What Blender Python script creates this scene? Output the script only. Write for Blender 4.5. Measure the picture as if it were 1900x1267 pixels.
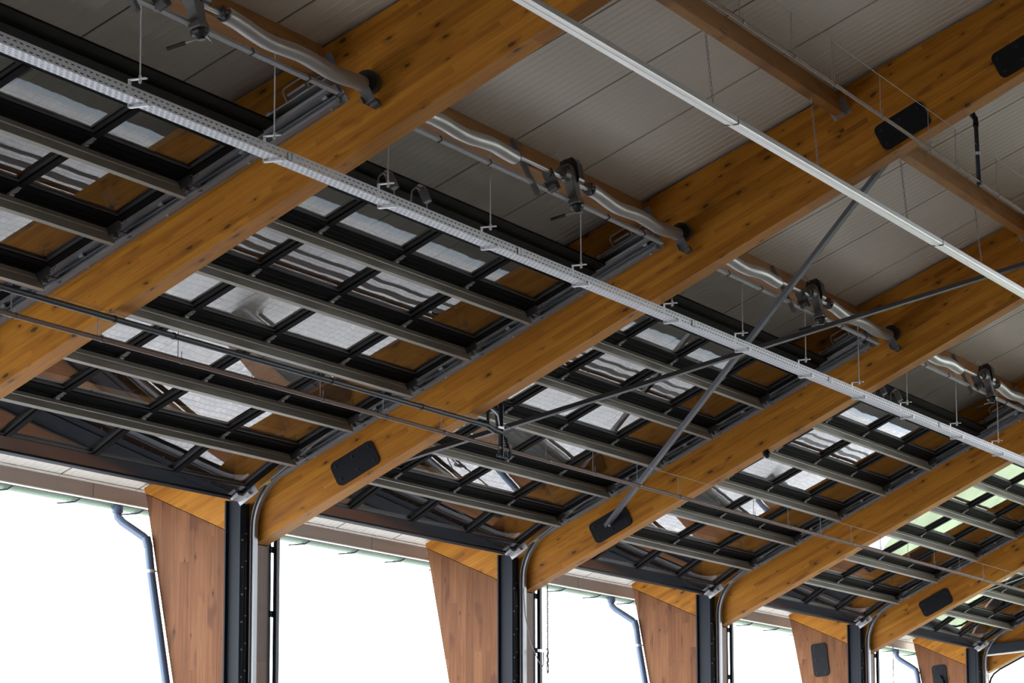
import bpy, math, random
from mathutils import Vector, Matrix
random.seed(7)
for o in list(bpy.data.objects): bpy.data.objects.remove(o, do_unlink=True)
sc = bpy.context.scene
col = sc.collection

# ------------------------------------------------------------------ camera, sky, exposure
ZO = 1.0                                  # eye height above the paving
FPX = 5764.53
cd = bpy.data.cameras.new('camera'); cam = bpy.data.objects.new('camera', cd); col.objects.link(cam)
cd.sensor_fit = 'HORIZONTAL'; cd.sensor_width = 36.0; cd.lens = FPX / 1900 * 36; cd.clip_end = 1000
yaw, pit, rol = math.radians(24.702444), math.radians(9.27801), math.radians(-0.10206)
F = Vector((math.cos(yaw) * math.cos(pit), math.sin(yaw) * math.cos(pit), math.sin(pit)))
R0 = F.cross(Vector((0, 0, 1))).normalized(); U0 = R0.cross(F)
RR = math.cos(rol) * R0 + math.sin(rol) * U0; UU = -math.sin(rol) * R0 + math.cos(rol) * U0
M = Matrix((RR, UU, -F)).transposed().to_4x4(); M.translation = Vector((0, 0, ZO))
cam.matrix_world = M
sc.camera = cam
w = bpy.data.worlds.new('sky'); sc.world = w; w.use_nodes = True
nt = w.node_tree; nt.nodes.clear()
wo = nt.nodes.new('ShaderNodeOutputWorld'); bg = nt.nodes.new('ShaderNodeBackground')
bg.inputs['Color'].default_value = (0.93, 0.965, 1.0, 1); bg.inputs['Strength'].default_value = 6.8
nt.links.new(bg.outputs[0], wo.inputs[0])
sc.view_settings.view_transform = 'Standard'; sc.view_settings.look = 'None'
sc.view_settings.exposure = 0.0; sc.view_settings.gamma = 1.0; sc.view_settings.use_curve_mapping = False
sc.cycles.max_bounces = 10; sc.cycles.diffuse_bounces = 5; sc.cycles.glossy_bounces = 5
sc.cycles.transparent_max_bounces = 24; sc.cycles.use_denoising = True
sc.cycles.caustics_reflective = False; sc.cycles.caustics_refractive = False; sc.cycles.sample_clamp_indirect = 8

# ------------------------------------------------------------------ frames of reference
X0, BAY = 15.9, 5.0
EW, EZ = 11.793, 2.330
aD, aB, aR = math.radians(25.8548), math.radians(26.5673), math.radians(24.2)
def WP(x, wv, z): return Vector((x, wv, z + ZO))
def D(x, s, n): return WP(x, EW - s * math.cos(aD) + n * math.sin(aD), EZ + s * math.sin(aD) + n * math.cos(aD))
def Bm(x, s, n): return WP(x, EW - s * math.cos(aB) + n * math.sin(aB), EZ + s * math.sin(aB) + n * math.cos(aB))
def roofz(wv): return 4.882 + (8.254 - wv) * math.tan(aR)
RD = Vector((0, -math.cos(aD), math.sin(aD))); ND = Vector((0, math.sin(aD), math.cos(aD))); XV = Vector((1, 0, 0))
RB = Vector((0, -math.cos(aB), math.sin(aB))); NB = Vector((0, math.sin(aB), math.cos(aB)))
RO = Vector((0, -math.cos(aR), math.sin(aR))); NO = Vector((0, math.sin(aR), math.cos(aR)))
def frame(o, ex, ey, ez):
    m = Matrix((ex, ey, ez)).transposed().to_4x4(); m.translation = o; return m

# ------------------------------------------------------------------ materials
def mat(name, colr, rough=.5, metal=0, spec=.5, coat=0, bump=None, var=0, vscale=4):
    m = bpy.data.materials.new(name); m.use_nodes = True; t = m.node_tree; p = t.nodes['Principled BSDF']
    p.inputs['Base Color'].default_value = (*colr, 1); p.inputs['Roughness'].default_value = rough
    p.inputs['Metallic'].default_value = metal; p.inputs['Specular IOR Level'].default_value = spec
    p.inputs['Coat Weight'].default_value = coat
    tc = t.nodes.new('ShaderNodeTexCoord')
    if var:
        n = t.nodes.new('ShaderNodeTexNoise'); n.inputs['Scale'].default_value = vscale; n.inputs['Detail'].default_value = 6
        t.links.new(tc.outputs['Object'], n.inputs['Vector'])
        mx = t.nodes.new('ShaderNodeMix'); mx.data_type = 'RGBA'
        mx.inputs['A'].default_value = (*[c * (1 - var) for c in colr], 1); mx.inputs['B'].default_value = (*[min(1, c * (1 + var)) for c in colr], 1)
        t.links.new(n.outputs['Fac'], mx.inputs['Factor']); t.links.new(mx.outputs['Result'], p.inputs['Base Color'])
        mr = t.nodes.new('ShaderNodeMapRange'); mr.inputs['To Min'].default_value = max(.05, rough - .12); mr.inputs['To Max'].default_value = rough + .12
        t.links.new(n.outputs['Fac'], mr.inputs['Value']); t.links.new(mr.outputs[0], p.inputs['Roughness'])
    if bump:
        n2 = t.nodes.new('ShaderNodeTexNoise'); n2.inputs['Scale'].default_value = bump[0]
        t.links.new(tc.outputs['Object'], n2.inputs['Vector'])
        b = t.nodes.new('ShaderNodeBump'); b.inputs['Strength'].default_value = bump[1]; b.inputs['Distance'].default_value = .01
        t.links.new(n2.outputs['Fac'], b.inputs['Height']); t.links.new(b.outputs[0], p.inputs['Normal'])
    return m

def wood(name, base, light, lam=.042, rough=.42, coat=.25, knot=.50, spec=.5):
    """knotty softwood: lamellas along local X, stacked along local Z"""
    m = bpy.data.materials.new(name); m.use_nodes = True; t = m.node_tree; p = t.nodes['Principled BSDF']; L = t.links.new
    def N(k, **kw):
        n = t.nodes.new(k)
        for a_, v in kw.items(): setattr(n, a_, v)
        return n
    def mth(op, a_, b_=None, c_=None):
        n = N('ShaderNodeMath', operation=op)
        for i, v in enumerate((a_, b_, c_)):
            if v is None: continue
            if isinstance(v, (int, float)): n.inputs[i].default_value = v
            else: L(v, n.inputs[i])
        return n.outputs[0]
    tc = N('ShaderNodeTexCoord'); oi = N('ShaderNodeObjectInfo')
    sx = N('ShaderNodeSeparateXYZ'); L(tc.outputs['Object'], sx.inputs[0])
    X, Y, Z = sx.outputs
    rnd = mth('MULTIPLY', oi.outputs['Random'], 37.0)
    lamf = mth('FLOOR', mth('DIVIDE', Z, lam))
    wn = N('ShaderNodeTexWhiteNoise', noise_dimensions='2D')
    cv = N('ShaderNodeCombineXYZ'); L(lamf, cv.inputs[0]); L(rnd, cv.inputs[1]); L(cv.outputs[0], wn.inputs['Vector'])
    xs = mth('FLOOR', mth('ADD', mth('DIVIDE', X, 1.35), mth('MULTIPLY', wn.outputs['Value'], 5.0)))
    wn2 = N('ShaderNodeTexWhiteNoise', noise_dimensions='3D')
    cv2 = N('ShaderNodeCombineXYZ'); L(lamf, cv2.inputs[0]); L(rnd, cv2.inputs[1]); L(xs, cv2.inputs[2]); L(cv2.outputs[0], wn2.inputs['Vector'])
    # grain
    g = N('ShaderNodeCombineXYZ')
    L(mth('ADD', mth('MULTIPLY', X, .9), mth('MULTIPLY', wn2.outputs['Value'], 9.0)), g.inputs[0]); L(mth('ADD', mth('MULTIPLY', Y, 14), rnd), g.inputs[1]); L(mth('MULTIPLY', Z, 26), g.inputs[2])
    ng = N('ShaderNodeTexNoise'); ng.inputs['Scale'].default_value = 2.2; ng.inputs['Detail'].default_value = 5; ng.inputs['Roughness'].default_value = .62
    L(g.outputs[0], ng.inputs['Vector'])
    # broad clouding
    nb = N('ShaderNodeTexNoise'); nb.inputs['Scale'].default_value = 1.0; nb.inputs['Detail'].default_value = 3
    g2 = N('ShaderNodeCombineXYZ'); L(mth('ADD', mth('MULTIPLY', X, 1.3), rnd), g2.inputs[0]); L(mth('MULTIPLY', Y, 5), g2.inputs[1]); L(mth('MULTIPLY', Z, 8), g2.inputs[2]); L(g2.outputs[0], nb.inputs['Vector'])
    # knots
    g3 = N('ShaderNodeCombineXYZ'); L(mth('ADD', mth('MULTIPLY', X, 3.4), rnd), g3.inputs[0]); L(mth('ADD', mth('MULTIPLY', Y, 6.5), mth('MULTIPLY', Z, 8.5)), g3.inputs[1])
    dn = N('ShaderNodeTexNoise'); dn.inputs['Scale'].default_value = 5; L(g3.outputs[0], dn.inputs['Vector'])
    va = N('ShaderNodeVectorMath', operation='SCALE'); L(dn.outputs['Color'], va.inputs[0]); va.inputs['Scale'].default_value = .16
    vb = N('ShaderNodeVectorMath', operation='ADD'); L(g3.outputs[0], vb.inputs[0]); L(va.outputs[0], vb.inputs[1])
    vo = N('ShaderNodeTexVoronoi', voronoi_dimensions='2D'); vo.inputs['Scale'].default_value = 1.0; L(vb.outputs[0], vo.inputs['Vector'])
    sep = N('ShaderNodeSeparateColor'); L(vo.outputs['Color'], sep.inputs[0])
    size = mth('MULTIPLY', mth('MAXIMUM', mth('SUBTRACT', sep.outputs[0], knot), 0.0), .27)
    kn = N('ShaderNodeMapRange', interpolation_type='SMOOTHSTEP'); kn.inputs['To Min'].default_value = 1; kn.inputs['To Max'].default_value = 0
    L(vo.outputs['Distance'], kn.inputs['Value']); L(mth('MULTIPLY', size, .45), kn.inputs['From Min']); L(mth('ADD', mth('MULTIPLY', size, .8), .008), kn.inputs['From Max'])
    halo = N('ShaderNodeMapRange', interpolation_type='SMOOTHSTEP'); halo.inputs['To Min'].default_value = 1; halo.inputs['To Max'].default_value = 0
    L(vo.outputs['Distance'], halo.inputs['Value']); L(size, halo.inputs['From Min']); L(mth('ADD', mth('MULTIPLY', size, 2.2), .05), halo.inputs['From Max'])
    fac = mth('ADD', mth('MULTIPLY', ng.outputs['Fac'], .62), mth('ADD', mth('MULTIPLY', wn2.outputs['Value'], .20), mth('MULTIPLY', nb.outputs['Fac'], .36)))
    cr = N('ShaderNodeValToRGB'); e = cr.color_ramp.elements
    e[0].position = .30; e[0].color = (*[c * .62 for c in base], 1); e[1].position = .80; e[1].color = (*light, 1)
    k = e.new(.52); k.color = (*base, 1); L(fac, cr.inputs[0])
    pt = N('ShaderNodeMapRange', interpolation_type='SMOOTHSTEP'); pt.inputs['From Min'].default_value = .60; pt.inputs['From Max'].default_value = .72
    npz = N('ShaderNodeTexNoise'); npz.inputs['Scale'].default_value = 1.0; npz.inputs['Detail'].default_value = 2
    g4 = N('ShaderNodeCombineXYZ'); L(mth('ADD', mth('MULTIPLY', X, 2.2), mth('ADD', rnd, mth('MULTIPLY', lamf, 7.7))), g4.inputs[0]); L(mth('MULTIPLY', Z, 6), g4.inputs[1]); L(mth('MULTIPLY', wn2.outputs['Value'], 11), g4.inputs[2]); L(g4.outputs[0], npz.inputs['Vector'])
    L(npz.outputs['Fac'], pt.inputs['Value'])
    m0 = N('ShaderNodeMix', data_type='RGBA'); m0.inputs['B'].default_value = (base[0] * .50, base[1] * .42, base[2] * .6, 1)
    L(cr.outputs[0], m0.inputs['A']); L(mth('MULTIPLY', pt.outputs[0], .65), m0.inputs['Factor'])
    m1 = N('ShaderNodeMix', data_type='RGBA'); m1.inputs['B'].default_value = (*[c * .45 for c in base], 1)
    L(m0.outputs['Result'], m1.inputs['A']); L(mth('MULTIPLY', halo.outputs[0], .40), m1.inputs['Factor'])
    m2 = N('ShaderNodeMix', data_type='RGBA'); m2.inputs['B'].default_value = (base[0] * .16, base[1] * .16, base[2] * .25, 1)
    L(m1.outputs['Result'], m2.inputs['A']); L(mth('MULTIPLY', kn.outputs[0], .9), m2.inputs['Factor'])
    L(m2.outputs['Result'], p.inputs['Base Color'])
    p.inputs['Roughness'].default_value = rough; p.inputs['Coat Weight'].default_value = coat; p.inputs['Coat Roughness'].default_value = .3; p.inputs['Specular IOR Level'].default_value = spec
    b = N('ShaderNodeBump'); b.inputs['Strength'].default_value = .15; b.inputs['Distance'].default_value = .004
    L(ng.outputs['Fac'], b.inputs['Height']); L(b.outputs[0], p.inputs['Normal'])
    return m

def glass_mat():
    m = bpy.data.materials.new('door_glass'); m.use_nodes = True; t = m.node_tree; t.nodes.clear(); L = t.links.new
    out = t.nodes.new('ShaderNodeOutputMaterial'); mix = t.nodes.new('ShaderNodeMixShader'); tr = t.nodes.new('ShaderNodeBsdfTransparent')
    gl = t.nodes.new('ShaderNodeBsdfGlossy'); fr = t.nodes.new('ShaderNodeFresnel'); tc = t.nodes.new('ShaderNodeTexCoord')
    tr.inputs[0].default_value = (.87, .875, .86, 1); gl.inputs['Roughness'].default_value = 0.0; gl.inputs[0].default_value = (.95, .97, 1, 1)
    fr.inputs['IOR'].default_value = 2.5
    oi = t.nodes.new('ShaderNodeObjectInfo'); va = t.nodes.new('ShaderNodeVectorMath'); va.operation = 'ADD'
    sc_ = t.nodes.new('ShaderNodeVectorMath'); sc_.operation = 'SCALE'; sc_.inputs['Scale'].default_value = 40
    L(oi.outputs['Random'], sc_.inputs[0]); L(tc.outputs['Object'], va.inputs[0]); L(sc_.outputs[0], va.inputs[1])
    mp = t.nodes.new('ShaderNodeMapping'); mp.inputs['Scale'].default_value = (2.4, 1.1, 1); L(va.outputs[0], mp.inputs['Vector'])
    n = t.nodes.new('ShaderNodeTexNoise'); n.inputs['Scale'].default_value = 1.5; n.inputs['Detail'].default_value = .5; n.inputs['Roughness'].default_value = .3
    L(mp.outputs[0], n.inputs['Vector'])
    b = t.nodes.new('ShaderNodeBump'); b.inputs['Strength'].default_value = 1.0; b.inputs['Distance'].default_value = .00021
    L(n.outputs['Fac'], b.inputs['Height']); L(b.outputs[0], gl.inputs['Normal'])
    ge = t.nodes.new('ShaderNodeNewGeometry'); iv = t.nodes.new('ShaderNodeMath'); iv.operation = 'SUBTRACT'; iv.inputs[0].default_value = 1
    L(ge.outputs['Backfacing'], iv.inputs[1]); mu = t.nodes.new('ShaderNodeMath'); mu.operation = 'MULTIPLY'; L(fr.outputs[0], mu.inputs[0]); L(iv.outputs[0], mu.inputs[1])
    L(mu.outputs[0], mix.inputs[0]); L(tr.outputs[0], mix.inputs[1]); L(gl.outputs[0], mix.inputs[2]); L(mix.outputs[0], out.inputs[0])
    return m

def paving_mat():
    m = bpy.data.materials.new('pale_setts'); m.use_nodes = True; t = m.node_tree; p = t.nodes['Principled BSDF']; L = t.links.new
    tc = t.nodes.new('ShaderNodeTexCoord'); mp = t.nodes.new('ShaderNodeMapping'); L(tc.outputs['Object'], mp.inputs['Vector'])
    nz = t.nodes.new('ShaderNodeTexNoise'); nz.inputs['Scale'].default_value = 3; L(tc.outputs['Object'], nz.inputs['Vector'])
    ad = t.nodes.new('ShaderNodeVectorMath'); ad.operation = 'MULTIPLY_ADD'; L(nz.outputs['Color'], ad.inputs[0]); ad.inputs[1].default_value = (.05, .05, 0); L(mp.outputs[0], ad.inputs[2])
    br = t.nodes.new('ShaderNodeTexBrick'); br.inputs['Scale'].default_value = 1; br.inputs['Brick Width'].default_value = .11; br.inputs['Row Height'].default_value = .055
    br.inputs['Mortar Size'].default_value = .005; br.inputs['Mortar Smooth'].default_value = .3
    br.inputs['Color1'].default_value = (.80, .785, .78, 1); br.inputs['Color2'].default_value = (.66, .655, .67, 1); br.inputs['Mortar'].default_value = (.42, .41, .42, 1)
    L(ad.outputs[0], br.inputs['Vector'])
    n2 = t.nodes.new('ShaderNodeTexNoise'); n2.inputs['Scale'].default_value = 9; n2.inputs['Detail'].default_value = 6; L(tc.outputs['Object'], n2.inputs['Vector'])
    mr = t.nodes.new('ShaderNodeMapRange'); mr.inputs['To Min'].default_value = .72; mr.inputs['To Max'].default_value = 1.12; L(n2.outputs['Fac'], mr.inputs['Value'])
    mx = t.nodes.new('ShaderNodeMix'); mx.data_type = 'RGBA'; mx.blend_type = 'MULTIPLY'; mx.inputs['Factor'].default_value = 1
    L(br.outputs['Color'], mx.inputs['A']); L(mr.outputs[0], mx.inputs['B']); L(mx.outputs['Result'], p.inputs['Base Color'])
    p.inputs['Roughness'].default_value = .8
    return m

MW = wood('orange_glulam', (.37, .136, .008), (.53, .228, .020), rough=.55, coat=.0, spec=.28, knot=.40)
MCOL = wood('red_brown_timber', (.16, .062, .023), (.25, .108, .045), lam=.085, rough=.5, coat=.0, knot=.72, spec=.2)
MPUR = wood('purlin_timber', (.31, .135, .032), (.42, .205, .06), lam=.3, rough=.55, coat=.0, knot=.7)
MANTH = mat('anthracite_frame', (.007, .007, .008), .6, 0, .04)
MGLOSS = mat('glossy_anthracite', (.018, .018, .022), .10, 0, .6)
MANTH2 = mat('anthracite_bead', (.055, .055, .06), .45)
MGALV = mat('galvanised_steel', (.34, .34, .36), .5, .45)
MGALVD = mat('dull_galvanised', (.13, .13, .135), .5, .5)
MGALV2 = mat('bright_galvanised', (.52, .53, .56), .42, .5)
MTRACK = mat('track_galvanised', (.27, .285, .31), .40, .3)
MSTIFF = mat('stiffener_steel', (.36, .345, .305), .45, .35, var=.06, vscale=5)
MNAVY = mat('navy_steel', (.017, .023, .034), .5, 0, .25)
MBLACK = mat('black_steel', (.008, .009, .012), .6, 0, .2)
MPLAST = mat('black_plastic', (.012, .012, .013), .35)
MDUCT = mat('silver_sleeve', (.36, .355, .355), .42, .55)
MMOTOR = mat('motor_casting', (.10, .10, .098), .5, .3, var=.2, vscale=20)
MCEIL = mat('white_roof_panel', (.64, .60, .535), .45, 0, .5)
MDARKGAP = mat('joint_seal', (.02, .018, .016), .8)
MTRAY = mat('tray_zinc', (.46, .48, .53), .55, .35)
MALU = mat('luminaire_aluminium', (.38, .39, .44), .34, .7)
MLENS = mat('luminaire_lens', (.62, .62, .62), .35, .3)
MCOPPER = mat('brown_conduit', (.17, .105, .078), .6, .0, .3)
MFASCIA = mat('brown_fascia', (.58, .48, .42), .6)
MPALE = mat('pale_flashing', (.85, .81, .77), .5)
MGREEN = mat('green_gutter', (.15, .27, .17), .5)
MBLUE = mat('blue_grey_downpipe', (.085, .12, .19), .35, .3)
MCABLE = mat('grey_cable', (.22, .22, .23), .5)
MRUB = mat('top_rubber_seal', (.012, .011, .010), .8, 0, .04, bump=(15, .6))
MYEL = mat('yellow_tag', (.7, .5, .05), .5)
MRED = mat('red_clip', (.4, .04, .02), .5)
MFLOOR = mat('dark_hall_floor', (.022, .021, .02), .9, 0, .05, var=.2, vscale=1)
MCONC = mat('hall_concrete', (.30, .295, .28), .7, 0, .3, var=.15, vscale=1)
MKERB = mat('blue_grey_kerb', (.40, .46, .52), .7)
MGRASS = mat('grass_ground', (.30, .37, .22), .9, var=.5, vscale=2)
MPAVE = paving_mat()
MDRAIN = mat('drain_grating', (.02, .017, .015), .6)
MGLASS = glass_mat()

# ------------------------------------------------------------------ mesh builder
class MB:
    def __init__(s, sharp=True): s.v = []; s.f = []; s.smooth = []
    def add(s, vs, fs, smooth=False):
        k = len(s.v); s.v += [Vector(v) for v in vs]; s.f += [[i + k for i in f] for f in fs]; s.smooth += [smooth] * len(fs)
    def box(s, a, b):
        (x0, y0, z0), (x1, y1, z1) = a, b
        s.hexa([(x0, y0, z0), (x1, y0, z0), (x1, y1, z0), (x0, y1, z0), (x0, y0, z1), (x1, y0, z1), (x1, y1, z1), (x0, y1, z1)])
    def hexa(s, p):
        s.add(p, [(0, 3, 2, 1), (4, 5, 6, 7), (0, 1, 5, 4), (1, 2, 6, 5), (2, 3, 7, 6), (3, 0, 4, 7)])
    def obox(s, o, ex, ey, ez, lx, ly, lz):
        """box from corner ranges along three directions"""
        P = lambda a, b, c: o + ex * a + ey * b + ez * c
        (a0, a1), (b0, b1), (c0, c1) = lx, ly, lz
        s.hexa([P(a0, b0, c0), P(a1, b0, c0), P(a1, b1, c0), P(a0, b1, c0), P(a0, b0, c1), P(a1, b0, c1), P(a1, b1, c1), P(a0, b1, c1)])
    def prism(s, poly, o, eu, ev, ew, w0, w1, cap=True, closed=True, smooth=False):
        n = len(poly); vs = [o + eu * u + ev * v + ew * w0 for u, v in poly] + [o + eu * u + ev * v + ew * w1 for u, v in poly]
        fs = [(i, (i + 1) % n, (i + 1) % n + n, i + n) for i in range(n if closed else n - 1)]
        s.add(vs, fs, smooth)
        if cap and closed: s.add(vs, [tuple(range(n))[::-1], tuple(range(n, 2 * n))])
    def tube(s, pts, r, seg=10, caps=True, smooth=True, up=None):
        pts = [Vector(p) for p in pts]; n = len(pts); rr = r if isinstance(r, (list, tuple)) else [r] * n
        rings = []; prev = None
        for i, p in enumerate(pts):
            t = (pts[min(i + 1, n - 1)] - pts[max(i - 1, 0)]).normalized()
            if prev is None:
                a = Vector((0, 0, 1)) if abs(t.z) < .9 else Vector((1, 0, 0))
                u = (a - t * a.dot(t)).normalized()
            else: u = (prev - t * prev.dot(t)).normalized()
            prev = u; v = t.cross(u)
            rings.append([p + (u * math.cos(2 * math.pi * k / seg) + v * math.sin(2 * math.pi * k / seg)) * rr[i] for k in range(seg)])
        vs = [q for ring in rings for q in ring]
        fs = [(i * seg + k, i * seg + (k + 1) % seg, (i + 1) * seg + (k + 1) % seg, (i + 1) * seg + k) for i in range(n - 1) for k in range(seg)]
        s.add(vs, fs, smooth)
        if caps: s.add(vs, [tuple(range(seg))[::-1], tuple(range((n - 1) * seg, n * seg))])
    def sweep(s, pts, prof, ea, nrm, smooth=False, cap=True):
        """profile (a along ea, b along local normal) swept on a path; nrm(i) gives the local normal"""
        n = len(prof); vs = []
        for i, p in enumerate(pts): vs += [Vector(p) + ea * a + nrm(i) * b for a, b in prof]
        fs = [(i * n + k, i * n + (k + 1) % n, (i + 1) * n + (k + 1) % n, (i + 1) * n + k) for i in range(len(pts) - 1) for k in range(n)]
        s.add(vs, fs, smooth)
        if cap: s.add(vs, [tuple(range(n))[::-1], tuple(range((len(pts) - 1) * n, len(pts) * n))])
    def mesh(s, name, m, origin=None, mw=None, bevel=0):
        me = bpy.data.meshes.new(name); vs = s.v
        if mw is not None: inv = mw.inverted(); vs = [inv @ v for v in vs]
        elif origin is not None: vs = [v - origin for v in vs]
        me.from_pydata([tuple(v) for v in vs], [], s.f); me.update()
        for p, sm in zip(me.polygons, s.smooth): p.use_smooth = sm
        me.materials.append(m); return me
def wm(p):                                 # world location of a parent chain without needing a depsgraph update
    return p.matrix_world if p is not None else Matrix()
REG = {}
def obj(name, mb, m, parent=None, loc=None, mw=None, bevel=0):
    """links the builder's world-space geometry as one object"""
    if mw is None: mw = Matrix.Translation(loc) if loc is not None else (REG[parent].copy() if parent else Matrix())
    me = mb.mesh(name, m, mw=mw); o = bpy.data.objects.new(name, me); col.objects.link(o)
    place(o, mw, parent)
    if bevel:
        b = o.modifiers.new('bevel', 'BEVEL'); b.width = bevel; b.segments = 2; b.limit_method = 'ANGLE'
    return o
def place(o, mw, parent=None):
    REG[o] = mw.copy()
    if parent is not None:
        o.parent = parent; o.matrix_parent_inverse = Matrix(); o.matrix_basis = REG[parent].inverted() @ mw
    else: o.matrix_basis = mw
def tag(o, label=None, cat=None, group=None, kind=None):
    if label: o['label'] = label
    if cat: o['category'] = cat
    if group: o['group'] = group
    if kind: o['kind'] = kind
    return o
def thing(name, loc, label, cat, group=None, mw=None):
    o = bpy.data.objects.new(name, None); col.objects.link(o); o.empty_display_size = .1
    place(o, mw if mw is not None else Matrix.Translation(loc)); return tag(o, label, cat, group)
def copy_tree(o, T, parent=None, keep=False):
    """copy of a thing with its parts; T moves it in world space"""
    c = o.copy(); col.objects.link(c); c.parent = None
    place(c, T @ REG[o], parent)
    for ch in [x for x in CH.get(o, [])]: copy_child(ch, T, c)
    return c
def copy_child(ch, T, par):
    d = ch.copy(); col.objects.link(d); d.parent = None; place(d, T @ REG[ch], par); CH.setdefault(par, []).append(d)
    for g in CH.get(ch, []): copy_child(g, T, d)
CH = {}
def part(name, mb, m, parent, mw=None, label=None, bevel=0):
    o = obj(name, mb, m, parent, mw=mw, bevel=bevel); CH.setdefault(parent, []).append(o)
    if label: o['label'] = label
    return o
def ppart(name, me, parent, mw):
    o = bpy.data.objects.new(name, me); col.objects.link(o); place(o, mw, parent); CH.setdefault(parent, []).append(o); return o
ORD = ['nearest', 'second', 'third', 'fourth', 'fifth', 'farthest']
T = Matrix.Translation

# ------------------------------------------------------------------ the setting: ground, hall floor, roof
def slab(name, x0, x1, w0, w1, z0, z1, m):
    b = MB(); b.box((x0, w0, z0), (x1, w1, z1)); o = obj(name, b, m); tag(o, kind='structure'); return o
WK = 10.52                                # inner kerb of the paved apron
slab('floor', -12, 47, 9.4, WK - .06, -.3, 0, MFLOOR)
slab('floor_concrete', -12, 47, -WK, 9.4, -.3, 0, MCONC)
slab('floor_paving', -12, 47, -34, -WK, -.3, 0, MPAVE)
slab('trim_1', -12, 47, WK - .06, WK, -.3, 0.004, MKERB)
slab('floor_paving', -12, 47, WK, 34, -.3, 0, MPAVE)
slab('ground_grass', 47, 120, -40, 34, -.3, -.01, MGRASS)
slab('ground_grass', -12, 120, 34, 90, -.3, -.02, MGRASS)
for k, (wv, dw) in enumerate(((11.03, .028), (11.12, .048))):
    slab('trim_%d' % (2 + k), 8, 46.9, wv, wv + dw, -.02, .006, MDRAIN)
# roof: ribbed sandwich panels running up the slope, dark joints between them
RIDGE = WP(0, 0, roofz(0)); PW = 1.11; XJ = 17.585
LS = 12.90 / math.cos(aR)
b = MB(); rb = MB()
k0 = int((-8 - XJ) // PW); k1 = int((44 - XJ) // PW)
NR = 12; pr = PW / NR
for k in range(k0, k1 + 1):
    xa = XJ + k * PW + .012; xb = XJ + (k + 1) * PW - .012; prof = [(xa, .04), (xa, 0)]
    for j in range(1, NR):
        xc = XJ + k * PW + j * pr
        prof += [(xc - .007, 0), (xc - .004, .0022), (xc + .004, .0022), (xc + .007, 0)]
    prof += [(xb, 0), (xb, .04)]
    b.prism(prof, RIDGE, XV, NO, -RO, 0, LS, cap=False)
obj_c = obj('ceiling', b, MCEIL); tag(obj_c, kind='structure')
b = MB(); b.obox(RIDGE, XV, -RO, NO, (-8, 44.3), (0, LS), (.008, .14)); tag(obj('ceiling_core', b, MDARKGAP), kind='structure')
b = MB(); R2 = Vector((0, -math.cos(aR), -math.sin(aR))); N2 = Vector((0, -math.sin(aR), math.cos(aR)))
b.obox(RIDGE, XV, R2, N2, (-8, 44.3), (0, 14.2), (0, .14)); tag(obj('ceiling_far', b, MCEIL), kind='structure')

# unseen walls added at far side, near gable and end to control daylight
MWALL = mat('wall_boards', (.30, .20, .12), .7, var=.2)
slab('wall_far_unseen', -8, 44, -13.0, -12.7, .3, 4.5, MWALL)
b = MB(); b.prism([(-12.9, -ZO), (11.7, -ZO), (11.7, 2.4), (0, 8.5), (-12.9, 2.7)], Vector((0, 0, ZO)), Vector((0, 1, 0)), Vector((0, 0, 1)), XV, -8.2, -8.0)
tag(obj('wall_near_unseen', b, MWALL), kind='structure')
b = MB(); b.prism([(-12.9, -ZO), (9.0, -ZO), (9.0, 1.6), (-12.9, 1.6)], Vector((0, 0, ZO)), Vector((0, 1, 0)), Vector((0, 0, 1)), XV, 43.9, 44.1)
tag(obj('wall_end_unseen', b, MWALL), kind='structure')

# ------------------------------------------------------------------ glulam rafters and tapered columns
def ntop(s): return .886 - .0415 * (s + .654) - .004
bord = ['nearest of the six, running from the left edge to the top', 'second from the left, ending beside the leftmost column',
        'third from the left, its plate holding the steep brace', 'fourth from the left, the one without any black plate',
        'fifth from the left, one black plate low on it', 'last one at the lower right, above a navy transom']
for i in range(6):
    x = X0 + i * BAY; s1 = 13.05
    poly = [(0, 0), (s1, 0), (s1, ntop(s1)), (-.69, .884), (-.70, .845)]
    mw = frame(Bm(x, 0, 0), RB, XV, NB)
    b = MB(); b.prism(poly, Bm(x, 0, 0), RB, NB, XV, 0, .185)
    o = obj('glulam_rafter', b, MW, mw=mw, bevel=.004)
    tag(o, 'orange glulam rafter, ' + bord[i], 'beam', 'glulam rafters')
cl = ['', 'leftmost tapered reddish timber column with a blue downpipe beside it', 'second tapered reddish timber column from the left, by the hanging rope',
      'third tapered reddish timber column, middle one with a blue downpipe', 'fourth tapered reddish timber column, with a plain six-bolt black plate',
      'rightmost tapered reddish timber column, its black plate holding a pointed gusset']
for i in range(1, 6):
    x = X0 + i * BAY
    mw = frame(WP(x, EW, -ZO), Vector((0, 0, 1)), XV, Vector((0, 1, 0)))
    poly = [(0, 0), (EZ + ZO - .006, 0), (2.764 + ZO, .997), (1.277 + ZO, .723), (0, .36)]
    b = MB(); b.prism(poly, WP(x, EW, -ZO), Vector((0, 0, 1)), Vector((0, 1, 0)), XV, 0.001, .184)
    tag(obj('timber_column', b, MCOL, mw=mw, bevel=.003), cl[i], 'column', 'tapered timber columns')

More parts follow.
